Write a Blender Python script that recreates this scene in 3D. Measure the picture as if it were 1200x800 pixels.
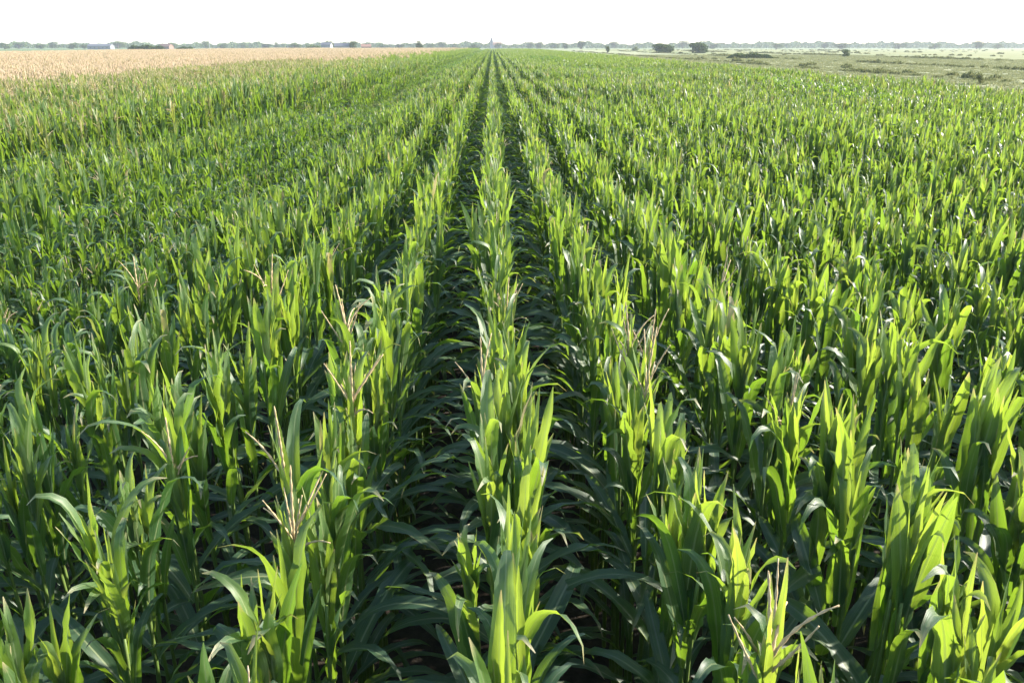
import bpy, math, random
import numpy as np
from mathutils import Vector

R = math.radians
for o in list(bpy.data.objects):
    bpy.data.objects.remove(o)
scene = bpy.context.scene
C = scene.collection

# ------------------------------------------------------------------ camera
CAM_H = 3.8
F_PX = 924.0                      # focal length in pixels of the 1200 px wide photograph
PITCH = R(20.55)                  # downwards
YAW = R(1.34)                     # to the right of the row direction (+Y)
cam_d = bpy.data.cameras.new('camera')
cam_d.sensor_width = 36.0
cam_d.lens = 36.0 * F_PX / 1200.0
cam_d.clip_start = 0.05
cam_d.clip_end = 9000.0
cam = bpy.data.objects.new('camera', cam_d)
C.objects.link(cam)
cam.location = (0.0, 0.0, CAM_H)
cam.rotation_euler = (math.pi / 2 - PITCH, 0.0, -YAW)
scene.camera = cam

# ------------------------------------------------------------------ sky, sun, exposure
SUN_AZ = R(76)                    # to the right of the row direction
SUN_EL = R(25)
world = bpy.data.worlds.new('World')
scene.world = world
world.use_nodes = True
wn = world.node_tree
bg = wn.nodes['Background']
sky = wn.nodes.new('ShaderNodeTexSky')
sky.sky_type = 'NISHITA'
sky.sun_disc = False
sky.sun_elevation = SUN_EL
sky.sun_rotation = SUN_AZ
sky.air_density = 1.0
sky.dust_density = 0.8
sky.ozone_density = 1.0
wn.links.new(sky.outputs[0], bg.inputs[0])
bg.inputs[1].default_value = 0.15

sun_d = bpy.data.lights.new('sun', 'SUN')
sun_d.energy = 4.6
sun_d.angle = R(0.53)
sun_d.color = (1.0, 0.93, 0.82)
sun = bpy.data.objects.new('sun', sun_d)
C.objects.link(sun)
SV = Vector((math.sin(SUN_AZ) * math.cos(SUN_EL), math.cos(SUN_AZ) * math.cos(SUN_EL), math.sin(SUN_EL)))
sun.rotation_euler = SV.to_track_quat('Z', 'Y').to_euler()
sun.location = SV * 60

scene.view_settings.view_transform = 'Standard'
scene.view_settings.look = 'None'
scene.view_settings.gamma = 1.0
scene.view_settings.use_curve_mapping = False
scene.view_settings.exposure = 1.68
scene.render.engine = 'CYCLES'
scene.cycles.use_denoising = True
scene.cycles.max_bounces = 5
scene.cycles.diffuse_bounces = 2
scene.cycles.glossy_bounces = 1
scene.cycles.transmission_bounces = 2
scene.cycles.volume_bounces = 0
scene.cycles.caustics_reflective = False
scene.cycles.caustics_refractive = False

CP, SP = math.cos(PITCH), math.sin(PITCH)
RIGHT = Vector((math.cos(YAW), -math.sin(YAW), 0))
FWD = Vector((math.sin(YAW), math.cos(YAW), 0))
HORIZON = 400 - F_PX * math.tan(PITCH)

def at(px, Y):
    """ground point at horizontal forward distance Y seen in pixel column px (near the horizon)"""
    p = FWD * Y + RIGHT * (Y * CP * (px - 600) / F_PX)
    return p.x, p.y
def dist_for(py, h=CAM_H):
    """forward distance at which a level h metres below the camera shows in pixel row py"""
    return F_PX * h / (CP * CP * (py - HORIZON))
def hpx(n, Y): return n * Y * CP * CP / F_PX      # vertical pixels to metres
def wpx(n, Y): return n * Y * CP / F_PX           # horizontal pixels to metres
def project(x, y, z):
    v = Vector((x, y, z - CAM_H))
    f, r, u = v.dot(FWD), v.dot(RIGHT), v.z
    depth = f * CP - u * SP
    up = f * SP + u * CP
    if depth < 0.05: return None
    return 600 + F_PX * r / depth, 400 - F_PX * up / depth, depth

# ------------------------------------------------------------------ materials
def new_mat(name):
    m = bpy.data.materials.new(name)
    m.use_nodes = True
    nt = m.node_tree
    for n in list(nt.nodes): nt.nodes.remove(n)
    return m, nt
class N:
    """tiny node helper"""
    def __init__(s, nt): s.nt = nt
    def __call__(s, typ, ins=None, **kw):
        n = s.nt.nodes.new(typ)
        for k, v in kw.items(): setattr(n, k, v)
        for k, v in (ins or {}).items():
            if isinstance(v, bpy.types.NodeSocket): s.nt.links.new(v, n.inputs[k])
            else: n.inputs[k].default_value = v
        return n
    def math(s, op, a, b=0.0, clamp=False):
        n = s('ShaderNodeMath', {0: a, 1: b}, operation=op); n.use_clamp = clamp
        return n.outputs[0]
    def mix(s, f, a, b):
        n = s('ShaderNodeMix', data_type='RGBA')
        for k, v in ((0, f), (6, a), (7, b)):
            if isinstance(v, bpy.types.NodeSocket): s.nt.links.new(v, n.inputs[k])
            else: n.inputs[k].default_value = v if k == 0 else (*v[:3], 1)
        return n.outputs[2]
    def ramp(s, f, lo, hi):
        n = s('ShaderNodeMapRange', {0: f, 1: lo, 2: hi}); n.interpolation_type = 'SMOOTHSTEP'
        return n.outputs[0]

def leaf_material(name, dark, light, young, glow, dry_share):
    m, nt = new_mat(name); n = N(nt)
    at_ = n('ShaderNodeAttribute', attribute_name='leaf')          # r random, g youth, b along the blade
    sep = n('ShaderNodeSeparateColor', {0: at_.outputs[0]})
    oi = n('ShaderNodeObjectInfo')
    rnd = n.math('FRACT', n.math('ADD', sep.outputs[0], oi.outputs['Random']))
    uv = n('ShaderNodeUVMap', uv_map='UVMap')
    su = n('ShaderNodeSeparateXYZ', {0: uv.outputs[0]})
    u, v = su.outputs[0], su.outputs[1]
    au = n.math('ABSOLUTE', n.math('SUBTRACT', u, 0.5))             # 0 at the midrib, 0.5 at the margin
    geo = n('ShaderNodeTexCoord')
    # long veins: noise stretched along the blade
    comb = n('ShaderNodeCombineXYZ', {0: n.math('MULTIPLY', u, 30.0), 1: n.math('MULTIPLY', v, 1.6), 2: n.math('MULTIPLY', rnd, 37.0)})
    vein = n('ShaderNodeTexNoise', {'Vector': comb.outputs[0], 'Scale': 1.0, 'Detail': 3.0, 'Roughness': 0.6}).outputs[0]
    comb2 = n('ShaderNodeCombineXYZ', {0: n.math('MULTIPLY', u, 3.0), 1: n.math('MULTIPLY', v, 7.0), 2: n.math('MULTIPLY', rnd, 91.0)})
    blot = n('ShaderNodeTexNoise', {'Vector': comb2.outputs[0], 'Scale': 1.0, 'Detail': 4.0, 'Roughness': 0.65}).outputs[0]
    col = n.mix(rnd, dark, light)
    col = n.mix(n.math('MULTIPLY', sep.outputs[1], 0.75), col, young)
    col = n.mix(n.math('MULTIPLY', n.ramp(vein, 0.42, 0.68), 0.42), col, tuple(min(1, c * 1.9 + .01) for c in light))
    col = n.mix(n.math('MULTIPLY', n.ramp(blot, 0.54, 0.78), 0.5), col, (0.19, 0.21, 0.06))
    rib = n.ramp(au, 0.06, 0.03)
    col = n.mix(n.math('MULTIPLY', rib, n.math('SUBTRACT', 0.85, n.math('MULTIPLY', v, 0.6))), col, (0.38, 0.44, 0.20))
    # dried tips and margins, and a few leaves dried all over
    tip = n.math('MULTIPLY', n.ramp(n.math('ADD', v, n.math('MULTIPLY', n.math('SUBTRACT', blot, 0.5), 0.22)), 0.86, 1.0), n.ramp(rnd, 0.35, 0.65))
    edge = n.math('MULTIPLY', n.ramp(n.math('ADD', au, n.math('MULTIPLY', n.math('SUBTRACT', blot, 0.5), 0.25)), 0.47, 0.55), n.ramp(rnd, 0.55, 0.8))
    dead = n.math('MULTIPLY', n.ramp(rnd, 1 - dry_share, 1 - dry_share * 0.6), n.ramp(n.math('ADD', v, blot), 0.85, 1.2))
    dry = n.math('MAXIMUM', n.math('MAXIMUM', tip, edge), dead)
    col = n.mix(n.math('MULTIPLY', dry, 0.9), col, (0.42, 0.36, 0.19))
    # light passing through the blade: yellow green, paler veins, brown where dry
    tcol = n.mix(rnd, glow[0], glow[1])
    tcol = n.mix(n.math('MULTIPLY', sep.outputs[1], 0.55), tcol, glow[2])
    tcol = n.mix(n.math('MULTIPLY', n.ramp(vein, 0.42, 0.72), 0.25), tcol, tuple(c * 1.35 for c in glow[2]))
    tcol = n.mix(n.math('MULTIPLY', rib, 0.5), tcol, (0.12, 0.16, 0.04))
    tcol = n.mix(n.math('MULTIPLY', dry, 0.9), tcol, (0.36, 0.27, 0.11))
    bump_h = n.math('ADD', n.math('MULTIPLY', vein, 0.6), n.math('MULTIPLY', blot, 0.5))
    bump = n('ShaderNodeBump', {'Strength': 0.35, 'Distance': 0.004, 'Height': bump_h})
    bs = n('ShaderNodeBsdfPrincipled', {'Base Color': col, 'Roughness': n.math('ADD', 0.36, n.math('MULTIPLY', vein, 0.22)),
                                        'IOR': 1.42, 'Normal': bump.outputs[0]})
    bs.inputs['Specular IOR Level'].default_value = 0.95
    tr = n('ShaderNodeBsdfTranslucent', {'Color': tcol, 'Normal': bump.outputs[0]})
    mx = n('ShaderNodeMixShader', {0: 0.46, 1: bs.outputs[0], 2: tr.outputs[0]})
    out = n('ShaderNodeOutputMaterial', {0: mx.outputs[0]})
    return m

def plain_material(name, c1, c2, scale=8.0, rough=0.85, bump=0.0, stretch=(1, 1, 1), coord='Object', c3=None):
    m, nt = new_mat(name); n = N(nt)
    tc = n('ShaderNodeTexCoord')
    mp = n('ShaderNodeMapping', {0: tc.outputs[coord], 3: stretch})
    t = n('ShaderNodeTexNoise', {'Vector': mp.outputs[0], 'Scale': scale, 'Detail': 6.0, 'Roughness': 0.62}).outputs[0]
    col = n.mix(n.ramp(t, 0.3, 0.7), c1, c2)
    if c3:
        t2 = n('ShaderNodeTexNoise', {'Vector': mp.outputs[0], 'Scale': scale * 0.17, 'Detail': 4.0, 'Roughness': 0.6}).outputs[0]
        col = n.mix(n.ramp(t2, 0.45, 0.7), col, c3)
    bs = n('ShaderNodeBsdfPrincipled', {'Base Color': col, 'Roughness': rough})
    bs.inputs['Specular IOR Level'].default_value = 0.25
    if bump:
        b = n('ShaderNodeBump', {'Strength': 1.0, 'Distance': bump, 'Height': t})
        nt.links.new(b.outputs[0], bs.inputs['Normal'])
    n('ShaderNodeOutputMaterial', {0: bs.outputs[0]})
    return m

def foliage_material(name, c1, c2, trans=0.25):
    m, nt = new_mat(name); n = N(nt)
    oi = n('ShaderNodeObjectInfo')
    at_ = n('ShaderNodeAttribute', attribute_name='leaf')
    sep = n('ShaderNodeSeparateColor', {0: at_.outputs[0]})
    f = n.math('FRACT', n.math('ADD', sep.outputs[0], n.math('MULTIPLY', oi.outputs['Random'], 0.0)))
    col = n.mix(f, c1, c2)
    d = n('ShaderNodeBsdfDiffuse', {'Color': col})
    t = n('ShaderNodeBsdfTranslucent', {'Color': col})
    mx = n('ShaderNodeMixShader', {0: trans, 1: d.outputs[0], 2: t.outputs[0]})
    n('ShaderNodeOutputMaterial', {0: mx.outputs[0]})
    return m

M_LEAF = leaf_material('corn_leaf', (0.025, 0.063, 0.031), (0.048, 0.099, 0.040), (0.115, 0.168, 0.044),
    ((0.14, 0.285, 0.016), (0.235, 0.385, 0.022), (0.46, 0.53, 0.058)), 0.004)
M_LEAF_OLD = leaf_material('corn_leaf_ripening', (0.085, 0.125, 0.033), (0.16, 0.19, 0.06), (0.25, 0.255, 0.09),
    ((0.20, 0.28, 0.03), (0.30, 0.36, 0.05), (0.40, 0.42, 0.08)), 0.10)
M_LEAF_STRAW = leaf_material('corn_leaf_straw', (0.16, 0.15, 0.06), (0.26, 0.22, 0.10), (0.36, 0.29, 0.15),
    ((0.26, 0.24, 0.08), (0.36, 0.31, 0.13), (0.44, 0.36, 0.18)), 0.2)
M_STALK = plain_material('corn_stalk', (0.085, 0.14, 0.03), (0.14, 0.19, 0.05), 14.0, 0.5, stretch=(1, 1, 0.15))
M_TASSEL = plain_material('corn_tassel', (0.36, 0.26, 0.14), (0.52, 0.40, 0.23), 60.0, 0.8)
M_TASSEL_PALE = plain_material('corn_tassel_pale', (0.39, 0.28, 0.18), (0.50, 0.38, 0.255), 60.0, 0.8)
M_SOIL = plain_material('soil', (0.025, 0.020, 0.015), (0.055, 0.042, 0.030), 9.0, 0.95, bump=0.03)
M_GROUND = plain_material('far_ground', (0.09, 0.13, 0.04), (0.17, 0.19, 0.07), 0.012, 0.95, stretch=(1.0, 0.25, 1), c3=(0.09, 0.14, 0.04))
M_STUBBLE = plain_material('dry_stubble', (0.20, 0.21, 0.095), (0.30, 0.295, 0.155), 0.35, 0.95, bump=0.05, stretch=(1.0, 0.12, 1), c3=(0.15, 0.18, 0.075))
M_MEADOW = plain_material('yellow_meadow', (0.13, 0.145, 0.04), (0.22, 0.215, 0.07), 0.12, 0.95, bump=0.05, stretch=(1.0, 0.15, 1), c3=(0.12, 0.15, 0.045))
M_TUFT = foliage_material('weed', (0.09, 0.11, 0.035), (0.20, 0.20, 0.08), 0.35)
M_DRYGRASS = foliage_material('dry_grass', (0.18, 0.20, 0.08), (0.31, 0.30, 0.15), 0.3)
M_TREE = foliage_material('tree_foliage', (0.035, 0.065, 0.016), (0.085, 0.125, 0.032), 0.22)
M_TREE2 = foliage_material('tree_foliage_light', (0.06, 0.10, 0.025), (0.13, 0.17, 0.05), 0.25)
M_BARK = plain_material('bark', (0.07, 0.05, 0.035), (0.13, 0.10, 0.075), 6.0, 0.9)
M_WALL = plain_material('render_wall', (0.22, 0.22, 0.23), (0.28, 0.28, 0.285), 1.5, 0.9)
M_BRICK = plain_material('brick_wall', (0.17, 0.11, 0.085), (0.22, 0.15, 0.115), 2.0, 0.9)
M_SHED = plain_material('shed_sheet', (0.13, 0.14, 0.15), (0.18, 0.19, 0.20), 1.5, 0.8)
M_ROOF = plain_material('tile_roof', (0.20, 0.11, 0.08), (0.30, 0.17, 0.12), 3.0, 0.85)
M_ROOF_GREY = plain_material('grey_roof', (0.085, 0.09, 0.105), (0.12, 0.125, 0.14), 2.0, 0.8)
M_GLASS = plain_material('window_glass', (0.02, 0.025, 0.03), (0.04, 0.045, 0.05), 2.0, 0.1)
M_DOOR = plain_material('door_wood', (0.10, 0.06, 0.035), (0.16, 0.10, 0.06), 3.0, 0.6)
M_POLE = plain_material('grey_steel', (0.30, 0.31, 0.32), (0.38, 0.39, 0.40), 3.0, 0.5)

# ------------------------------------------------------------------ mesh helpers
class MB:
    def __init__(s): s.v = []; s.f = []; s.uv = []; s.col = []; s.mi = []; s.smooth = []; s.n = 0
    def add(s, v, f, uv=None, col=(0.5, 0, 0), mi=0, smooth=True):
        """uv per vertex, col (r, g, b) for the whole piece"""
        v = np.asarray(v, float); s.v.append(v)
        for q in f: s.f.append(tuple(i + s.n for i in q))
        s.uv.append(np.asarray(uv, float) if uv is not None else np.zeros((len(v), 2)))
        c = np.empty((len(v), 4)); c[:, :3] = col; c[:, 3] = 1; s.col.append(c)
        s.mi += [mi] * len(f); s.smooth += [smooth] * len(f)
        s.n += len(v)
    def mesh(s, name, mats, attrs=True):
        me = bpy.data.meshes.new(name)
        V = np.concatenate(s.v)
        me.from_pydata(V.tolist(), [], s.f)
        for m in (mats if isinstance(mats, (list, tuple)) else [mats]): me.materials.append(m)
        me.polygons.foreach_set('material_index', s.mi)
        me.polygons.foreach_set('use_smooth', s.smooth)
        if attrs:
            UV = np.concatenate(s.uv)
            li = np.empty(len(me.loops), dtype=np.int32); me.loops.foreach_get('vertex_index', li)
            lay = me.uv_layers.new(name='UVMap')
            lay.data.foreach_set('uv', UV[li].astype(np.float32).ravel())
            ca = me.color_attributes.new('leaf', 'FLOAT_COLOR', 'POINT')
            ca.data.foreach_set('color', np.concatenate(s.col).astype(np.float32).ravel())
        me.update()
        return me
def obj(name, me, parent=None, coll=C):
    o = bpy.data.objects.new(name, me)
    if coll: coll.objects.link(o)
    if parent: o.parent = parent
    return o
def tag(o, label=None, cat=None, group=None, kind=None):
    for k, v in (('label', label), ('category', cat), ('group', group), ('kind', kind)):
        if v: o[k] = v
    return o
def empty(name, x, y, z=0.0, rz=0.0):
    o = bpy.data.objects.new(name, None); C.objects.link(o)
    o.empty_display_size = 0.2
    o.location = (x, y, z); o.rotation_euler = (0, 0, rz)
    return o

def tube(pts, radii, n=6, cap=True):
    P = np.asarray(pts, float); k = len(P)
    T = np.gradient(P, axis=0); T /= np.linalg.norm(T, axis=1)[:, None] + 1e-9
    ref = np.array([0.0, 0, 1]) if abs(T[0][2]) < 0.9 else np.array([1.0, 0, 0])
    v = []; f = []
    for i in range(k):
        a = np.cross(T[i], ref); a /= np.linalg.norm(a) + 1e-9
        b = np.cross(T[i], a)
        for j in range(n):
            w = 2 * math.pi * j / n
            v.append(P[i] + radii[i] * (a * math.cos(w) + b * math.sin(w)))
    for i in range(k - 1):
        for j in range(n):
            f.append((i * n + j, i * n + (j + 1) % n, (i + 1) * n + (j + 1) % n, (i + 1) * n + j))
    if cap: f.append(tuple(range((k - 1) * n, k * n)))
    return v, f
def box(x0, x1, y0, y1, z0, z1):
    v = [(x, y, z) for z in (z0, z1) for y in (y0, y1) for x in (x0, x1)]
    f = [(0, 2, 3, 1), (4, 5, 7, 6), (0, 1, 5, 4), (2, 6, 7, 3), (0, 4, 6, 2), (1, 3, 7, 5)]
    return v, f

# ------------------------------------------------------------------ corn
def blade(rng, kind, segs, cross):
    """one leaf growing from the origin towards +X; returns verts, faces, uv"""
    U = rng.uniform
    if kind == 'erect':
        L, W = U(0.40, 0.66), U(0.046, 0.074); p0, p1, pw = R(U(1, 8)), R(U(4, 20)), 1.4
        if rng.random() < 0.32: p1, pw = R(U(90, 170)), U(4.5, 11.0)          # tip folded over
    elif kind == 'arch':
        L, W = U(0.48, 0.70), U(0.052, 0.080); p0, p1, pw = R(U(6, 18)), R(U(90, 176)), U(2.4, 7.0)
    elif kind == 'droop':
        L, W = U(0.58, 0.84), U(0.058, 0.085); p0, p1, pw = R(U(28, 52)), R(U(110, 170)), U(1.0, 2.4)
    elif kind == 'whorl':                                        # young rolled leaf in the heart of the plant
        L, W = U(0.30, 0.54), U(0.022, 0.042); p0, p1, pw = R(U(0, 6)), R(U(3, 20)), 1.5
    side = U(-0.6, 0.6); twist = U(-1.0, 1.0) * (0.9 if kind != 'erect' else 1.1)
    fold = U(0.25, 0.6); ra = U(0.06, 0.24); rf = U(2.2, 5.0); ph = (U(0, 6.3), U(0, 6.3))
    pos = np.zeros(3); v = []; uv = []
    cols = np.linspace(-1, 1, cross + 1)
    for i in range(segs + 1):
        t = i / segs
        phi = p0 + (p1 - p0) * t ** pw
        sb = side * t * t
        T = np.array([math.sin(phi) * math.cos(sb), math.sin(phi) * math.sin(sb) + 0.25 * sb, math.cos(phi)])
        T /= np.linalg.norm(T)
        if i: pos = pos + T * (L / segs)
        S = np.cross(np.array([0, 0, 1.0]), np.array([math.cos(sb), math.sin(sb), 0])); S -= T * S.dot(T); S /= np.linalg.norm(S)
        Nn = np.cross(T, S)                                    # upper face
        tw = twist * t ** 1.5
        S2 = S * math.cos(tw) + Nn * math.sin(tw); N2 = Nn * math.cos(tw) - S * math.sin(tw)
        w = W * 0.5 * (0.42 + 0.58 * min(1, t / 0.28) ** 0.8) * (max(0.0, 1 - max(0, (t - 0.30) / 0.70) ** 2.1)) ** 0.85
        w = max(w, 0.0012)
        fo = fold * (1 - 0.55 * t)
        if kind == 'erect' and t < 0.25: fo += 0.5 * (1 - t / 0.25)
        for c in cols:
            rip = ra * W * math.sin(2 * math.pi * rf * t + ph[0 if c < 0 else 1]) * c * c * min(1, t * 4) * min(1, (1 - t) * 4)
            v.append(pos + S2 * (c * w) + N2 * (fo * abs(c) ** 1.3 * w + rip))
            uv.append(((c + 1) / 2, t))
    n = cross + 1; f = []
    for i in range(segs):
        for j in range(cross):
            f.append((i * n + j, i * n + j + 1, (i + 1) * n + j + 1, (i + 1) * n + j))
    return np.array(v), f, uv

def tassel_geo(rng, branches, n=5, fat=1.0, stiff=0.5, long=1.0):
    """seed head: a central spike with side branches, base at the origin"""
    mb = MB(); U = rng.uniform
    def spike(az, p0, p1, L, r0, base, segs):
        pos = np.array(base, float); pts = [pos]; rad = [r0 * 0.5]
        for i in range(1, segs + 1):
            t = i / segs; phi = p0 + (p1 - p0) * t
            pos = pos + np.array([math.sin(phi) * math.cos(az), math.sin(phi) * math.sin(az), math.cos(phi)]) * (L / segs)
            pts.append(pos); rad.append(r0 * (1.0 if i % 2 else 0.5) * (1 - 0.6 * t ** 2))
        mb.add(*tube(pts, rad, n), col=(rng.random(), 0, 0))
    st_ = 0.10 * long
    mb.add(*tube([(0, 0, 0), (0, 0, st_ * .5), (0, 0, st_ + .02)], [0.004 * fat] * 3, max(3, n - 1)), col=(0.5, 0, 0))
    L = U(0.26, 0.36) * long
    spike(U(0, 6.3), 0, R(U(2, 14)), L, 0.0075 * fat, (0, 0, st_), 16 if n > 3 else 3)
    for i in range(branches):
        spike(U(0, 6.3), R(U(15, 40)), R(U(30, 120) if rng.random() > stiff else U(25, 55)), U(0.13, 0.24) * long, 0.0052 * fat, (0, 0, st_ + 0.02 + 0.10 * i / max(1, branches)), 11 if n > 3 else 3)
    return mb

def plant_plan(rng, tall=True):
    """leaf layout of one plant: (kind, height, azimuth, scale, youth)"""
    lv = []; az = rng.gauss(0, 0.75) + (math.pi if rng.random() < .5 else 0)
    heights = [0.50, 0.72, 0.92, 1.10, 1.25, 1.38, 1.49, 1.58, 1.65, 1.71, 1.76, 1.80, 1.80, 1.82, 1.83]
    kinds = ['droop', 'droop', 'droop', 'droop', 'droop', 'arch', None, None, None, 'erect', 'erect', 'erect', 'whorl', 'whorl', 'whorl']
    if rng.random() < 0.3: kinds[9] = 'arch'
    for i, (h, k) in enumerate(zip(heights, kinds)):
        if k is None: k = 'erect' if rng.random() < 0.75 else 'arch'
        if not tall and k == 'erect' and rng.random() < 0.85: k = 'arch'
        a = i * math.pi + (az + rng.gauss(0, 0.35) if i < 5 else math.pi / 2 + rng.gauss(0, 0.48))   # upper leaves fan out along the row
        s = rng.uniform(0.9, 1.1) * (0.86 if i < 2 else 0.78 if i == 11 else 0.92 if i == 10 else 0.9 if i > 11 else 1.0)
        lv.append((k, h + rng.uniform(-.03, .03), a, s, min(1.0, max(0.0, (i - 6) / 6.0)) * rng.uniform(0.6, 1.0) * (1.0 if tall else 0.15)))  # less youth on low plants darkens their leaves, painting in band shade
    return lv

SEED = random.Random(20)
# shared leaf meshes of the nearest plants
LEAVES = {}
for kind, cnt in (('erect', 16), ('arch', 16), ('droop', 10), ('whorl', 8)):
    LEAVES[kind] = []
    for i in range(cnt):
        v, f, uv = blade(SEED, kind, 12, 4)
        per = []
        for youth in (0.0, 0.45, 0.9):
            mb = MB(); mb.add(v, f, uv, (SEED.random(), youth, 0)); per.append(mb.mesh('leaf', M_LEAF))
        LEAVES[kind].append(per)
def stalk_geo(rng, top=1.82, n=7, rings=18):
    lean = rng.uniform(-.04, .04), rng.uniform(-.04, .04)
    pts = []; rad = []
    for i in range(rings + 1):
        t = i / rings
        pts.append((lean[0] * t * t * 0.5, lean[1] * t * t * 0.5, -0.03 + (top + 0.03) * t))
        rad.append((0.0145 * (1 - t) + 0.0065 * t) * (1.18 if i % 2 else 0.95))
    return tube(pts, rad, n)
STALKS = []
for i in range(6):
    mb = MB(); mb.add(*stalk_geo(SEED)); STALKS.append(mb.mesh('stalk', M_STALK))
TASSELS = [tassel_geo(SEED, b, 5, 1.15, 0.7).mesh('tassel', M_TASSEL) for b in (5, 6, 8, 3, 2)]

# ------------------------------------------------------------------ where the plants stand
ROW, STEP = 0.75, 0.128
def bump2(x, y, cx, cy, sx, sy): return math.exp(-((x - cx) / sx) ** 2 - ((y - cy) / sy) ** 2)
def lane_x(y):
    """centre of the low lane left of the rows"""
    return -8.3 + 2.6 * min(1, max(0, (y - 12) / 26.0))
def height(x, y):
    """plant height factor: low lanes, dips and the taller crop on the left"""
    h = 1 + 0.05 * math.sin(x * 0.55 + y * 0.23) * math.sin(y * 0.17 - x * 0.31 + 1.0) + 0.02 * math.sin(y * 0.9 + x * 2.1)
    h -= 0.27 * math.exp(-((x + 4.3) / 1.3) ** 2) * (1 - 0.5 * min(1, max(0, (y - 30) / 60)))
    d = x - lane_x(y)
    h -= 0.40 * math.exp(-((d - 0.3) / 0.75) ** 2) * (1 - 0.6 * min(1, max(0, (y - 25) / 40)))
    if d < 0: h += 0.11 * min(1, -d / 0.8)
    u, w = (x - 11.3), (y - 62)
    a = (u * 9.3 - w * 25) / 26.7; b = (u * 25 + w * 9.3) / 26.7
    h -= 0.10 * math.exp(-(a / 17) ** 2 - (b / 4.5) ** 2)
    h -= 0.17 * bump2(x, y, 13, 31, 2.5, 5) + 0.08 * bump2(x, y, 9.5, 24, 1.5, 4) + 0.10 * bump2(x, y, 9.0, 9.0, 1.2, 2.0)
    return h
rs = random.Random(5)
RIGHT_EDGE, LEFT_EDGE, FIELD_END = 20.3, -19.5, 430.0
def in_view(x, y, margin):
    f = x * math.sin(YAW) + y * math.cos(YAW); r = x * math.cos(YAW) - y * math.sin(YAW)
    return f > -4 and abs(r) < 0.66 * max(f, 0) + margin
plants = []                                     # x, y, rot, scale
k0, k1 = math.ceil(LEFT_EDGE / ROW), math.floor(RIGHT_EDGE / ROW)
NEAR_END = 78.0
rowdx = {}
for k in range(k0, k1 + 1):
    rowdx[k] = 0.02 if k == 0 else rs.uniform(-.03, .03)
    y = -3.0 + rs.uniform(0, STEP)
    while y < NEAR_END:
        y += STEP * rs.uniform(0.75, 1.25)
        x = k * ROW + rowdx[k] + rs.gauss(0, 0.015) + 0.03 * math.sin(y * 0.35 + k)
        if not in_view(x, y, 5.0) or rs.random() < 0.03: continue
        plants.append((k, x, y, rs.gauss(0, 0.3) + (math.pi if rs.random() < .5 else 0), height(x, y) * rs.uniform(0.94, 1.06)))
# the plants that show largest become things of their own
cand = []
for i, (k, x, y, rz, s) in enumerate(plants):
    best = None
    for zz in (2.2, 1.5, 1.0):
        p = project(x, y, zz * s)
        if p and -25 < p[0] < 1225 and -10 < p[1] < 800 and p[2] > 0.5: best = p; break
    if best: cand.append((best[2], i))
cand.sort()
HERO = [i for d, i in cand[:300]]
hero_set = set(HERO)

def ordinal(n):
    suf = 'th' if 10 <= n % 100 <= 20 else {1: 'st', 2: 'nd', 3: 'rd'}.get(n % 10, 'th')
    return f'{n}{suf}'
ROWWORD = ['first', 'second', 'third', 'fourth', 'fifth', 'sixth', 'seventh', 'eighth', 'ninth', 'tenth', 'eleventh', 'twelfth']
byrow = {}
for i in HERO: byrow.setdefault(plants[i][0], []).append(i)
place_no = {}
for k, l in byrow.items():
    for n_, i in enumerate(sorted(l, key=lambda j: plants[j][2])): place_no[i] = n_ + 1
# tassels where the photograph shows them (pixel of the tassel)
TASSEL_PX = [(322, 545, 4), (320, 650, 2), (388, 480, 2), (408, 400, 1), (808, 455, 0), (862, 520, 3), (960, 700, 1), (760, 400, 3),
             (602, 385, 2), (175, 560, 3), (300, 345, 1), (10, 490, 2), (845, 335, 0), (765, 425, 1), (590, 460, 3), (180, 345, 3), (930, 745, 3)]
tas = {}
for px, py, kind in TASSEL_PX:
    best = min((i for i in HERO if i not in tas), key=lambda i: (lambda p: (p[0] - px) ** 2 + (p[1] - py) ** 2)(project(plants[i][1], plants[i][2], 2.05 * plants[i][4]) or (9e9, 9e9, 0)))
    tas[best] = kind
hr = random.Random(77)
for i in sorted(HERO):
    k, x, y, rz, s = plants[i]
    root = empty('corn_plant', x, y, 0.0, rz)
    root.scale = (min(1.05, s),) * 2 + (s,)
    root.rotation_euler = (R(hr.gauss(0, 1.6)), R(hr.gauss(0, 1.6)), rz)
    st = obj('stalk', STALKS[hr.randrange(6)], root)
    plan = plant_plan(hr, s > 0.9)
    arching = sum(1 for q in plan[7:] if q[0] == 'arch')
    for (kind, h, az, sc, youth) in plan:
        me = LEAVES[kind][hr.randrange(len(LEAVES[kind]))][0 if youth < .25 else 1 if youth < .65 else 2]
        lf = obj('leaf', me, root)
        lf.location = (0.006 * math.cos(az), 0.006 * math.sin(az), h); lf.rotation_euler = (R(hr.gauss(0, 4)), R(hr.gauss(0, 4)), az); lf.scale = (sc, sc, sc)
    if i in tas:
        t = obj('tassel', TASSELS[tas[i]], root); t.location = (0, 0, 1.82); t.scale = (1.05, 1.05, 1.3)
        look = 'corn plant with tan tassel'
    elif s > 1.04: look = 'tall green corn plant'
    elif s < 0.88: look = 'short green corn plant'
    elif arching >= 2: look = 'arching green corn plant'
    else: look = 'upright green corn plant'
    row = 'centre row' if k == 0 else f'{ROWWORD[abs(k) - 1]} row {"left" if k < 0 else "right"} of centre'
    tag(root, f'{look}, {ordinal(place_no[i])} from the front in the {row}', 'corn plant', 'corn plants in the rows nearest the camera')

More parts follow.
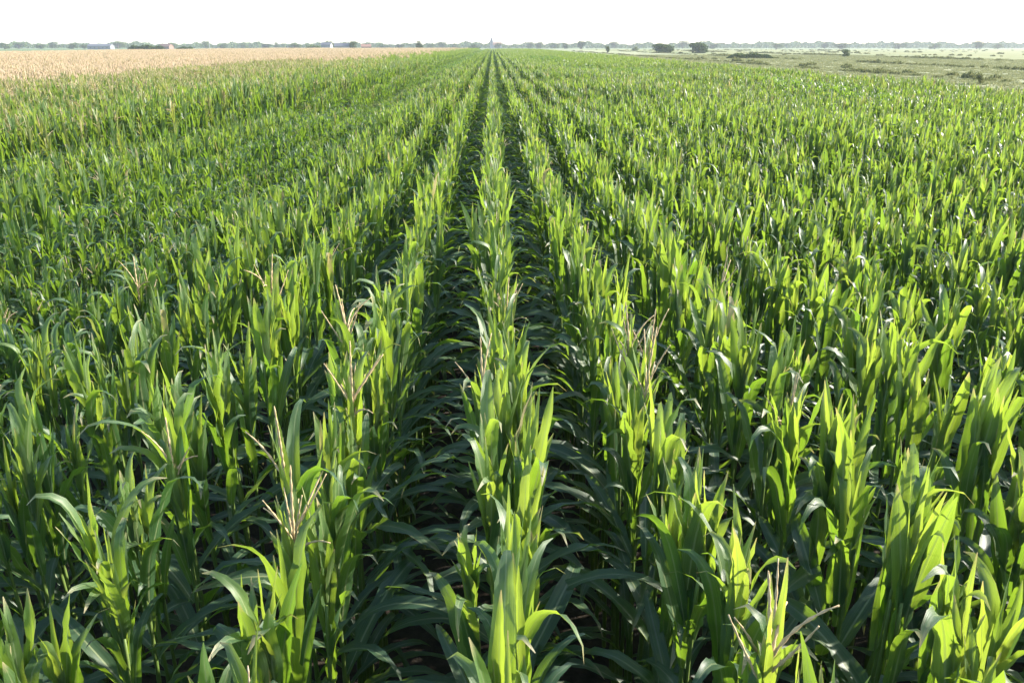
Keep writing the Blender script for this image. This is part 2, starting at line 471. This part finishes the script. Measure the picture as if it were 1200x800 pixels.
# ------------------------------------------------------------------ the rest of the corn: one mass
def proto_plant(rng, segs, cross, tassel=0.0, fewer=False, ripe=False, tall=True, fat=1.0, tn=4, br=(4, 8), long=1.0):
    mb = MB()
    if not fewer: mb.add(*stalk_geo(rng, n=5, rings=6), mi=1)
    plan = plant_plan(rng, tall)
    if fewer: plan = plan[2:-1]
    for (kind, h, az, sc, youth) in plan:
        v, f, uv = blade(rng, kind, segs, cross)
        ca, sa = math.cos(az), math.sin(az)
        v = v * sc
        v = np.stack([v[:, 0] * ca - v[:, 1] * sa, v[:, 0] * sa + v[:, 1] * ca, v[:, 2] + h], 1)
        mb.add(v, f, uv, (rng.random(), youth, 0), 0)
    if rng.random() < tassel:
        tm = tassel_geo(rng, rng.randint(*br), tn, fat, long=long)
        mb.add(np.concatenate(tm.v) + np.array([0, 0, 1.80 if fat < 2 else 1.74]), tm.f, mi=2)
    return mb
def merge(dst, src, dx, dy, rz, sc):
    v = np.concatenate(src.v) * sc; ca, sa = math.cos(rz), math.sin(rz)
    v = np.stack([v[:, 0] * ca - v[:, 1] * sa + dx, v[:, 0] * sa + v[:, 1] * ca + dy, v[:, 2]], 1)
    dst.v.append(v); dst.f += [tuple(i + dst.n for i in q) for q in src.f]
    dst.uv += src.uv; dst.col += src.col; dst.mi += src.mi; dst.smooth += src.smooth; dst.n += len(v)

PR = random.Random(9)
def proto_collection(name, meshes):
    col = bpy.data.collections.new(name)
    for i, me in enumerate(meshes):
        o = bpy.data.objects.new(f'{name}_{i:02d}', me); col.objects.link(o)
    return col
GREEN = [M_LEAF, M_STALK, M_TASSEL]
RIPE = [M_LEAF_OLD, M_STALK, M_TASSEL_PALE]
pm = []
SHORT0 = 40
for i in range(12): pm.append(proto_plant(PR, 10, 2).mesh('corn', GREEN))                        # 0-11 near
for i in range(4): pm.append(proto_plant(PR, 10, 2, tassel=1, br=(1, 4), fat=1.1).mesh('corn', [M_LEAF, M_STALK, M_TASSEL_PALE]))   # 12-15 near, tassel
for i in range(12): pm.append(proto_plant(PR, 6, 2, fewer=True).mesh('corn', GREEN))             # 16-27 middle
for i in range(6): pm.append(proto_plant(PR, 6, 2, tassel=1, fewer=True, fat=1.6, tn=3, br=(4, 9), long=1.15).mesh('corn', RIPE))  # 28-33 middle, tassel
far_g = [proto_plant(PR, 4, 1, fewer=True) for i in range(8)]
far_t = [proto_plant(PR, 4, 1, fewer=True, tassel=1, fat=3.4, tn=3, br=(11, 15), long=1.35) for i in range(8)]
SEG = 2.1
def row_piece(pool):
    mb = MB(); y = 0.0
    while y < SEG:
        merge(mb, PR.choice(pool), PR.gauss(0, 0.03), y, PR.gauss(0, 0.35) + (math.pi if PR.random() < .5 else 0), PR.uniform(0.92, 1.08)); y += STEP * PR.uniform(.8, 1.2)
    return mb
for i in range(6): pm.append(row_piece(far_g).mesh('corn', GREEN))                               # 34-39 far row pieces
for i in range(6): pm.append(proto_plant(PR, 10, 2, tall=False).mesh('corn', GREEN))                 # 40-45 low plants
far_d = [proto_plant(PR, 4, 1, fewer=True, tall=False) for i in range(5)]
for i in range(4): pm.append(row_piece(far_d).mesh('corn', GREEN))                               # 46-49 far low row pieces
for i in range(6): pm.append(proto_plant(PR, 8, 2, tassel=1, br=(1, 4), fat=1.1).mesh('corn', RIPE))    # 50-55 yellower plants with a slim tassel
corn_col = proto_collection('corn_variants', pm)
tm_ = [row_piece(far_t).mesh('corn', [M_LEAF_STRAW, M_STALK, M_TASSEL_PALE]) for i in range(8)]
ripe_col = proto_collection('ripe_variants', tm_)

def scatter(name, pts, col, label, cat):
    """pts: x, y, z, rx, ry, rz, sx, sy, sz, index"""
    P = np.array(pts, float)
    me = bpy.data.meshes.new(name)
    me.vertices.add(len(P)); me.vertices.foreach_set('co', P[:, :3].astype(np.float32).ravel())
    a = me.attributes.new('rt', 'FLOAT_VECTOR', 'POINT'); a.data.foreach_set('vector', P[:, 3:6].astype(np.float32).ravel())
    a = me.attributes.new('sc', 'FLOAT_VECTOR', 'POINT'); a.data.foreach_set('vector', P[:, 6:9].astype(np.float32).ravel())
    a = me.attributes.new('ix', 'INT', 'POINT'); a.data.foreach_set('value', P[:, 9].astype(np.int32))
    o = obj(name, me)
    ng = bpy.data.node_groups.new(name + '_nodes', 'GeometryNodeTree')
    ng.interface.new_socket('Geometry', in_out='INPUT', socket_type='NodeSocketGeometry')
    ng.interface.new_socket('Geometry', in_out='OUTPUT', socket_type='NodeSocketGeometry')
    gi, go = ng.nodes.new('NodeGroupInput'), ng.nodes.new('NodeGroupOutput')
    ci = ng.nodes.new('GeometryNodeCollectionInfo'); ci.inputs[0].default_value = col
    ci.inputs['Separate Children'].default_value = True; ci.inputs['Reset Children'].default_value = True
    ip = ng.nodes.new('GeometryNodeInstanceOnPoints'); ip.inputs['Pick Instance'].default_value = True
    def named(nm, typ):
        q = ng.nodes.new('GeometryNodeInputNamedAttribute'); q.data_type = typ; q.inputs[0].default_value = nm
        return q.outputs[0]
    L = ng.links.new
    L(gi.outputs[0], ip.inputs['Points']); L(ci.outputs[0], ip.inputs['Instance'])
    L(named('ix', 'INT'), ip.inputs['Instance Index'])
    e2r = ng.nodes.new('FunctionNodeEulerToRotation'); L(named('rt', 'FLOAT_VECTOR'), e2r.inputs[0])
    L(e2r.outputs[0], ip.inputs['Rotation']); L(named('sc', 'FLOAT_VECTOR'), ip.inputs['Scale'])
    L(ip.outputs[0], go.inputs[0])
    md = o.modifiers.new('scatter', 'NODES'); md.node_group = ng
    tag(o, label, cat, kind='stuff')
    return o

def shade_patch(x, y):
    """lower plants without upright young leaves; band shade put into their leaf colour"""
    u, w = x - 11.3, y - 62
    a = (u * 9.3 - w * 25) / 26.7; b = (u * 25 + w * 9.3) / 26.7
    g = math.exp(-(a / 17) ** 2 - (b / 4.0) ** 2) + bump2(x, y, 14.5, 36, 2.2, 9) + 1.0 * math.exp(-((x + 4.3) / 1.35) ** 2) + bump2(x, y, 7.5, 120, 2.5, 30)
    return g > 0.35 + 0.4 * rs.random()
ripe_pts = []
pts = []
for i, (k, x, y, rz, s) in enumerate(plants):
    if i in hero_set: continue
    d = x - lane_x(y)
    ptas = 0.13 + 0.87 * min(1, max(0, (-d - 0.5) / 9.0))
    t = rs.random() < ptas
    if y < 26: ix = (rs.randint(50, 55) if d < -0.5 else rs.randint(12, 15)) if t else rs.randint(0, 11)
    else: ix = (rs.randint(28, 33) if rs.random() < -0.2 - d / 11.0 else rs.randint(50, 55)) if t else rs.randint(16, 27)
    if not t and (s < 0.84 or shade_patch(x, y)): ix = SHORT0 + rs.randrange(6)
    pts.append((x, y, 0, R(rs.gauss(0, 1.8)), R(rs.gauss(0, 1.8)), rz, min(s, 1.05), min(s, 1.05), s, ix))
for k in range(k0, k1 + 1):
    y = NEAR_END + rs.uniform(0, 0.3)
    while y < FIELD_END:
        x = k * ROW + rowdx[k] + 0.03 * math.sin(y * 0.35 + k)
        if in_view(x, y, 4):
            s = height(x, y) * rs.uniform(0.96, 1.04)
            fl = rs.random() < .5
            p_ = (x, y + (SEG if fl else 0), 0, 0, 0, math.pi if fl else 0, 1, 1, s)
            if rs.random() < (-x - 9.5) / 10.0: ripe_pts.append(p_ + (rs.randint(0, 7),))
            else: pts.append(p_ + ((rs.randint(46, 49) if shade_patch(x, y) else rs.randint(34, 39)),))
        y += SEG
scatter('corn_crop', pts, corn_col, 'green corn crop filling the field behind the nearest rows', 'corn')

pts = ripe_pts
RIPE_END = 470.0
k = 0; x = LEFT_EDGE - 0.4
while x > -118:
    y = 8 + rs.uniform(0, 1)
    while y < RIPE_END:
        if in_view(x, y, 4):
            s = 1.06 * rs.uniform(0.94, 1.06) + 0.02 * math.sin(x * .2 + y * .07)
            fl = rs.random() < .5
            pts.append((x + rs.gauss(0, .04), y + (SEG if fl else 0), 0, 0, 0, math.pi if fl else 0, 1, 1, s, rs.randint(0, 7)))
        y += SEG
    x -= ROW
scatter('tasseled_corn_crop', pts, ripe_col, 'beige tasseled corn crop beyond the green rows on the left', 'corn')

# ------------------------------------------------------------------ ground
def sheet(name, x0, x1, y0, y1, z, mat, nx=1, ny=1):
    mb = MB(); v = []; f = []
    for j in range(ny + 1):
        for i in range(nx + 1):
            v.append((x0 + (x1 - x0) * i / nx, y0 + (y1 - y0) * j / ny, z))
    for j in range(ny):
        for i in range(nx):
            a = j * (nx + 1) + i; f.append((a, a + 1, a + nx + 2, a + nx + 1))
    mb.add(v, f, smooth=False)
    return tag(obj(name, mb.mesh(name, mat, attrs=False)), kind='structure')
EXT = 2600
sheet('ground', -EXT, EXT, -200, EXT, -0.012, M_GROUND)
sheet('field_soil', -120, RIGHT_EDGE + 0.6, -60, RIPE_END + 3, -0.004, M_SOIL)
sheet('stubble_field', RIGHT_EDGE + 0.6, 89.0, -60, 900, -0.006, M_STUBBLE)
sheet('meadow', 89.0, 520.0, -60, 900, -0.003, M_MEADOW)

# grass and weeds of the open land on the right
TR = random.Random(31)
def tuft_mesh(rng, mat, h, spread, n):
    mb = MB()
    for i in range(n):
        az = rng.uniform(0, 6.28); r = spread * math.sqrt(rng.random()); bx, by = r * math.cos(az), r * math.sin(az)
        hh = h * rng.uniform(0.45, 1.0) * (1 - 0.5 * (r / spread) ** 2); l = rng.uniform(0, 6.28); w = h * rng.uniform(.06, .14); ln = rng.uniform(0.1, 0.6) * hh
        dx, dy = math.cos(l), math.sin(l)
        v = [(bx - dy * w, by + dx * w, -0.02), (bx + dy * w, by - dx * w, -0.02), (bx + dx * ln * .4 + dy * w, by + dy * ln * .4 - dx * w, hh * .65), (bx + dx * ln * .4 - dy * w, by + dy * ln * .4 + dx * w, hh * .65), (bx + dx * ln, by + dy * ln, hh)]
        mb.add(v, [(0, 1, 2, 3), (3, 2, 4)], col=(rng.random(), 0, 0), smooth=False)
    return mb.mesh('tuft', mat)
weeds = proto_collection('weed_variants', [tuft_mesh(TR, M_TUFT, 1.0, 0.8, 46) for i in range(6)])
grasses = proto_collection('grass_variants', [tuft_mesh(TR, M_DRYGRASS, 0.4, 0.9, 40) for i in range(6)])
pts = []
def weed_line(x0, y0, x1, y1, gap, hlo, hhi, jitter, clump):
    L = math.hypot(x1 - x0, y1 - y0); s = 0.0
    ph = TR.uniform(0, 9)
    while s < L:
        t = s / L
        g = 0.5 + 0.5 * math.sin(s * clump + ph) * math.sin(s * clump * .37 + ph * 2)
        if TR.random() < g:
            h = TR.uniform(hlo, hhi) * (0.5 + g)
            pts.append((x0 + (x1 - x0) * t + TR.gauss(0, jitter), y0 + (y1 - y0) * t, 0, 0, 0, TR.uniform(0, 6.28), h * 1.3, h * 1.3, h, TR.randrange(6)))
        s += gap * TR.uniform(.5, 1.5)
weed_line(56, 55, 59, 620, 0.5, 0.22, 0.6, 0.5, 0.16)
weed_line(60.5, 60, 64, 300, 3.2, 0.4, 1.0, 1.5, 0.2)
weed_line(88, 110, 92, 600, 1.1, 0.3, 0.8, 0.6, 0.07)
weed_line(136, 170, 150, 700, 1.0, 0.4, 1.0, 1.2, 0.05)
weed_line(180, 210, 215, 800, 4.0, 0.4, 1.0, 4, 0.04)
weed_line(240, 300, 280, 880, 5.0, 0.5, 1.3, 6, 0.03)
for i in range(150):
    x = TR.uniform(95, 480); y = TR.uniform(180, 880)
    h = TR.uniform(0.3, 1.1); pts.append((x, y, 0, 0, 0, TR.uniform(0, 6.28), h * 2.2, h * 1.5, h, TR.randrange(6)))
scatter('ditch_weeds', pts, weeds, 'olive green weeds along the ditches on the right', 'weeds')
pts = []
for i in range(26000):
    x = 22 + 130 * TR.random() ** 1.4; y = 30 + 330 * TR.random() ** 1.3
    if not in_view(x, y, 6): continue
    h = TR.uniform(0.25, 0.75); pts.append((x, y, 0, 0, 0, TR.uniform(0, 6.28), h * 1.4, h * 1.4, h, TR.randrange(6)))
scatter('dry_grass', pts, grasses, 'pale dry grass covering the open field on the right', 'grass')

# ------------------------------------------------------------------ trees and bushes
def crown_mesh(rng, w, h, z0, n, mat, lobes, flat=False):
    mb = MB(); blobs = []
    for i in range(lobes):
        a = rng.uniform(0, 6.28); r = rng.uniform(0.1, 0.33) * w
        zc = z0 + h * (rng.uniform(0.12, 0.8))
        k = math.sqrt(max(.15, 1 - ((zc - z0) / h - .45) ** 2 * 2.2))
        blobs.append((r * math.cos(a) * k * 1.05, r * math.sin(a) * k * 1.05, zc, w * rng.uniform(0.17, 0.30), h * rng.uniform(0.18, 0.28)))
    cl = max(w, h) * 0.045
    for i in range(n):
        b = rng.choice(blobs)
        d = np.array([rng.gauss(0, 1), rng.gauss(0, 1), rng.gauss(0, 1)]); d /= np.linalg.norm(d) + 1e-9
        rr = rng.uniform(0.55, 1.08)
        p = np.array([b[0] + d[0] * b[3] * rr, b[1] + d[1] * b[3] * rr, max(z0 * 0.6 + .05, b[2] + d[2] * b[4] * rr)])
        t1 = np.array([rng.gauss(0, 1) for _ in range(3)]); t1 /= np.linalg.norm(t1)
        t2 = np.cross(t1, d + 0.6 * np.array([rng.gauss(0, 1) for _ in range(3)])); t2 /= np.linalg.norm(t2) + 1e-9
        s = cl * rng.uniform(0.5, 1.25)
        mb.add([p - t1 * s, p + t2 * s * .7, p + t1 * s, p - t2 * s * .7], [(0, 1, 2, 3)], col=(rng.random(), 0, 0), smooth=False)
    return mb.mesh('crown', mat)
def trunk_mesh(rng, h, w, r):
    mb = MB()
    mb.add(*tube([(0, 0, -0.1), (r * .3, 0, h * .3), (-r * .2, r * .4, h * .6), (0, 0, h * .85)], [r, r * .8, r * .55, r * .2], 7))
    for i in range(5):
        a = rng.uniform(0, 6.28); zb = h * rng.uniform(.3, .6); l = w * rng.uniform(.2, .34)
        mb.add(*tube([(0, 0, zb), (math.cos(a) * l * .5, math.sin(a) * l * .5, zb + h * .13), (math.cos(a) * l, math.sin(a) * l, zb + h * .22)], [r * .45, r * .3, r * .1], 5))
    return mb.mesh('trunk', M_BARK)
TREE_R = random.Random(4)
kinds = {}
def tree_kind(name, w, h, z0, n, mat, lobes):
    kinds[name] = (w, h, [crown_mesh(TREE_R, w, h - z0, z0, n, mat, lobes) for _ in range(3)], [trunk_mesh(TREE_R, h, w, 0.035 * h + .05) for _ in range(2)])
tree_kind('round', 8, 9, 0.7, 1300, M_TREE, 15)
tree_kind('tall', 5, 11, 0.8, 1200, M_TREE, 14)
tree_kind('light', 8, 9, 0.7, 1300, M_TREE2, 14)
tree_kind('bush', 10, 5, 0.0, 2200, M_TREE, 20)
tree_kind('olive', 6, 4, 0.0, 900, M_TUFT, 9)
tree_kind('bush_light', 8, 4, 0.0, 1500, M_TREE2, 14)
def tree(kind, name, px, Y, w, h, label, cat, group=None):
    kw, kh, cr, tr = kinds[kind]
    x, y = at(px, Y)
    root = empty(name, x, y, 0, TREE_R.uniform(0, 6.28))
    root.scale = (w / kw, w / kw, h / kh)
    obj('crown', TREE_R.choice(cr), root); obj('trunk' if kind in ('round', 'tall', 'light') else 'stem', TREE_R.choice(tr), root)
    return tag(root, label, cat, group)

# single trees and bushes that stand out: kind, column, base row (ground), top row, width in px, label
for kind, name, px, Y, tp, wp, label, cat in (
    ('bush', 'bush', 777, 455, 11.5, 30, 'dark rounded bush, left one of the pair on the right', 'bush'),
    ('bush', 'bush', 818.5, 450, 13, 24, 'dark tall bush, right one of the pair on the right', 'bush'),
    ('bush_light', 'bush', 992, 300, 9.5, 9, 'single small bush standing in the meadow at the right', 'bush'),
    ('olive', 'shrub', 1156, 86, 15, 12, 'olive shrub by the ditch close to the right edge', 'shrub'),
    ('olive', 'shrub', 1104, 84, 8, 9, 'low olive shrub on the ditch, left of the larger shrub', 'shrub'),
    ('bush_light', 'bush', 745, 640, 5, 9, 'tiny bush left of the pair of dark bushes', 'bush'),
    ('tall', 'tree', 712, 470, 8, 5.5, 'slim small tree standing alone left of the dark bushes', 'tree'),
    ('tall', 'tree', 492, 620, 12, 8.5, 'dark narrow tree standing alone behind the beige crop', 'tree'),
    ('round', 'tree', 415, 640, 13, 13, 'round dark green tree right of the white farmhouse', 'tree'),
    ('round', 'tree', 386, 690, 12, 18, 'broad tree standing directly behind the white farmhouse', 'tree'),
    ('bush_light', 'bush', 368, 640, 7, 20, 'light green bush left of the white farmhouse', 'bush'),
    ('round', 'tree', 430, 760, 7, 12, 'small tree behind the brick house', 'tree'),
):
    tree(kind, name, px, Y, wpx(wp, Y), hpx(tp, Y), label, cat)
def hedge(px, Y, wp, tp, label, mat):
    x, y = at(px, Y); w, h = wpx(wp, Y), hpx(tp, Y)
    root = empty('hedge', x, y); mb = MB()
    for i in range(2600):
        u = TREE_R.uniform(-1, 1); prof = (1 - abs(u) ** 5) * (0.88 + 0.12 * math.sin(u * 9 + px))
        p = np.array([u * w / 2, TREE_R.gauss(0, .8), TREE_R.uniform(0.0, 1) * h * prof])
        a = np.array([TREE_R.gauss(0, 1) for _ in range(3)]); a /= np.linalg.norm(a)
        b = np.cross(a, [TREE_R.gauss(0, 1) for _ in range(3)]); b /= np.linalg.norm(b); s = h * TREE_R.uniform(.06, .14)
        mb.add([p - a * s, p + b * s, p + a * s, p - b * s], [(0, 1, 2, 3)], col=(TREE_R.random(), 0, 0), smooth=False)
    obj('foliage', mb.mesh('hedge', mat), root)
    sm = MB(); sm.add(*tube([(0, 0, -.1), (.1, .1, h * .5)], [.09, .03], 5)); sme = sm.mesh('stem', M_BARK)
    for i in range(9):
        st = obj('stem', sme, root); st.location.x = (i - 4) / 4.6 * w / 2
    return tag(root, label, 'hedge')
hedge(171, 500, 49, 9, 'long dark hedge behind the beige crop at the left', M_TREE)
hedge(217, 520, 23, 6.5, 'short dark hedge right of the long hedge at the left', M_TREE)
hedge(880, 265, 54, 6.5, 'low dark hedge in the meadow right of the bush pair', M_TREE)

# the trees of the skyline that can be told apart
sky_trees = [(5, 7, 16), (22, 8, 18), (47, 6, 13), (64, 9, 14), (85, 8, 12), (98, 6, 10), (138, 9, 20), (203, 7, 16), (241, 9, 13), (262, 6, 11),
             (285, 6, 10), (312, 6, 12), (324, 8, 7), (345, 7, 18), (450, 6, 14), (468, 6, 9), (506, 6, 10), (517, 9, 12), (534, 6, 12), (556, 7, 14),
             (583, 7, 12), (621, 9, 10), (633, 9, 12), (650, 7, 12), (662, 8, 10), (681, 10, 11), (720, 9, 12), (800, 10, 18), (836, 7, 14), (910, 7, 16),
             (967, 8, 8), (985, 8, 20), (1054, 8, 16), (1096, 7, 14), (1145, 11, 14), (1170, 7, 14)]
nums = len(sky_trees)
for i, (px, tp, wp) in enumerate(sky_trees):
    Y = TREE_R.uniform(900, 1150)
    side = f'{ordinal(i + 1)} from the left' if i < nums / 2 else f'{ordinal(nums - i)} from the right'
    tree(TREE_R.choice(['round', 'round', 'light', 'tall'] if wp < 14 else ['round', 'light']), 'skyline_tree', px, Y, wpx(wp, Y), hpx(tp, Y),
         f'hazy tree on the skyline, {side} among the distant trees', 'tree', 'trees along the skyline')
# the wood behind them reads as one mass
mb = MB(); WR = random.Random(12)
for i in range(44000):
    px = WR.uniform(-250, 1450); Y = WR.uniform(1250, 1700)
    x, y = at(px, Y)
    top = 6.5 + 1.8 * math.sin(px * .071) * math.sin(px * .023 + 1) + 2.0 * math.sin(px * .31 + 2) * math.sin(px * .13) + (1.5 if px > 820 else 0)
    p = np.array([x, y, top * WR.random() ** .85]); s = WR.uniform(1.0, 2.2)
    a = np.array([WR.gauss(0, 1) for _ in range(3)]); a /= np.linalg.norm(a)
    b = np.cross(a, [WR.gauss(0, 1) for _ in range(3)]); b /= np.linalg.norm(b)
    mb.add([p - a * s, p + b * s, p + a * s, p - b * s], [(0, 1, 2, 3)], col=(WR.random(), 0, 0), smooth=False)
tag(obj('distant_wood', mb.mesh('distant_wood', M_TREE)), 'blue grey wood forming the horizon line', 'wood', kind='stuff')

# ------------------------------------------------------------------ buildings far away
def part(name, parent, mat, *boxes):
    mb = MB()
    for b in boxes: mb.add(*box(*b), smooth=False)
    return obj(name, mb.mesh(name, mat, attrs=False), parent)
def gable(name, parent, mat, w, d, z, rise, over=0.35, th=0.18):
    """ridge along x"""
    mb = MB(); hw, hd = w / 2 + over, d / 2 + over
    drop = rise * over / (d / 2)
    for sgn in (-1, 1):
        v = [(-hw, sgn * hd, z - drop), (hw, sgn * hd, z - drop), (hw, 0, z + rise), (-hw, 0, z + rise)]
        v += [(a, b, c + th) for a, b, c in v]
        mb.add(v, [(0, 3, 2, 1), (4, 5, 6, 7), (0, 1, 5, 4), (1, 2, 6, 5), (2, 3, 7, 6), (3, 0, 4, 7)], smooth=False)
    return obj(name, mb.mesh(name, mat, attrs=False), parent)
def house(px, Y, w, d, hh, rise, rz, wall, roof, nwin, label, name='house', chimney=True):
    x, y = at(px, Y)
    root = empty(name, x, y, 0, rz)
    mb = MB(); mb.add(*box(-w / 2, w / 2, -d / 2, d / 2, -.05, hh), smooth=False)
    for sx in (-1, 1):
        mb.add([(sx * (w / 2 - .01), -d / 2, hh), (sx * (w / 2 - .01), d / 2, hh), (sx * (w / 2 - .01), 0, hh + rise)], [(0, 1, 2)], smooth=False)
    obj('wall', mb.mesh('wall', wall, attrs=False), root)
    rf = gable('roof', root, roof, w, d, hh, rise)
    if chimney: part('chimney', rf, M_BRICK, (w * .22, w * .22 + .7, -.35, .35, hh + rise * .5, hh + rise + 1.0))
    for i in range(nwin):
        wx = (i + .5) / nwin * w * .9 - w * .45
        if i == nwin // 2:
            part('door', root, M_DOOR, (wx - .5, wx + .5, -d / 2 - .06, -d / 2 + .02, 0, 2.1)); continue
        wd = part('window', root, M_WALL, (wx - .72, wx + .72, -d / 2 - .07, -d / 2 + .02, 1.0, 2.35))
        part('pane', wd, M_GLASS, (wx - .58, wx + .58, -d / 2 - .10, -d / 2 - .073, 1.12, 2.22))
    return tag(root, label, 'house')
house(401, 640, wpx(17, 640), 8, 3.4, 2.0, 0.08, M_WALL, M_ROOF_GREY, 5, 'white farmhouse with grey roof between dark trees on the left', 'farmhouse')
house(383, 650, wpx(11, 650), 7, 4.3, 1.7, -0.1, M_WALL, M_ROOF_GREY, 3, 'pale barn under the broad tree, left of the white farmhouse', 'barn', False)
house(429, 680, wpx(11, 680), 7, 2.9, 1.9, 0.15, M_BRICK, M_ROOF, 3, 'small reddish brick house right of the round tree', 'brick_house')
house(118, 900, wpx(26, 900), 12, 3.4, 1.8, 0.05, M_SHED, M_ROOF_GREY, 5, 'long pale shed on the skyline left of the long hedge', 'shed', False)
house(195, 820, 11, 7, 3.0, 2.2, -0.3, M_BRICK, M_ROOF, 3, 'reddish house at the right end of the long hedge', 'brick_house')
# church tower on the skyline
x, y = at(576, 1250)
ch = empty('church', x, y)
part('tower', ch, M_WALL, (-2.2, 2.2, -2.2, 2.2, -.1, 9.0))
mb = MB(); mb.add([(-2.4, -2.4, 9), (2.4, -2.4, 9), (2.4, 2.4, 9), (-2.4, 2.4, 9), (0, 0, 16.5)], [(0, 3, 2, 1), (0, 1, 4), (1, 2, 4), (2, 3, 4), (3, 0, 4)], smooth=False)
obj('spire', mb.mesh('spire', M_ROOF_GREY, attrs=False), ch)
part('nave', ch, M_WALL, (2.25, 15, -4, 4, -.1, 5.0))
g = gable('nave_roof', ch, M_ROOF, 12.75, 8, 5.0, 3.2); g.location.x = 8.6
for zc in (4.0, 7.0): part('window', ch, M_GLASS, (-.5, .5, -2.26, -2.19, zc, zc + 1.2))
tag(ch, 'church with pointed spire on the skyline above the centre rows', 'church')
# two masts
for px, h, lab in ((170, 13.0, 'thin mast rising above the long hedge'), (245.5, 13.5, 'thin mast with crossarm right of the short hedge')):
    Y = 900; x, y = at(px, Y)
    ms = empty('mast', x, y); mb = MB(); mb.add(*tube([(0, 0, -.2), (0, 0, h * .5), (0, 0, h)], [.28, .2, .1], 8))
    obj('pole', mb.mesh('pole', M_POLE, attrs=False), ms)
    part('crossarm', ms, M_POLE, (-1.1, 1.1, -.1, .1, h - 1.2, h - .95))
    tag(ms, lab, 'mast')

# ------------------------------------------------------------------ haze
mb = MB(); mb.add(*box(-EXT - 50, EXT + 50, -250, EXT + 50, -1.1, 24.0), smooth=False)
m, nt = new_mat('haze_air'); n = N(nt)
vol = n('ShaderNodeVolumePrincipled', {'Color': (0.86, 0.93, 1.0, 1), 'Density': 0.00019, 'Anisotropy': 0.2})
o_ = n('ShaderNodeOutputMaterial', {'Volume': vol.outputs[0]})
hz = obj('haze', mb.mesh('haze', m, attrs=False))
tag(hz, 'pale blue haze lying over the fields towards the horizon', 'haze', kind='stuff')
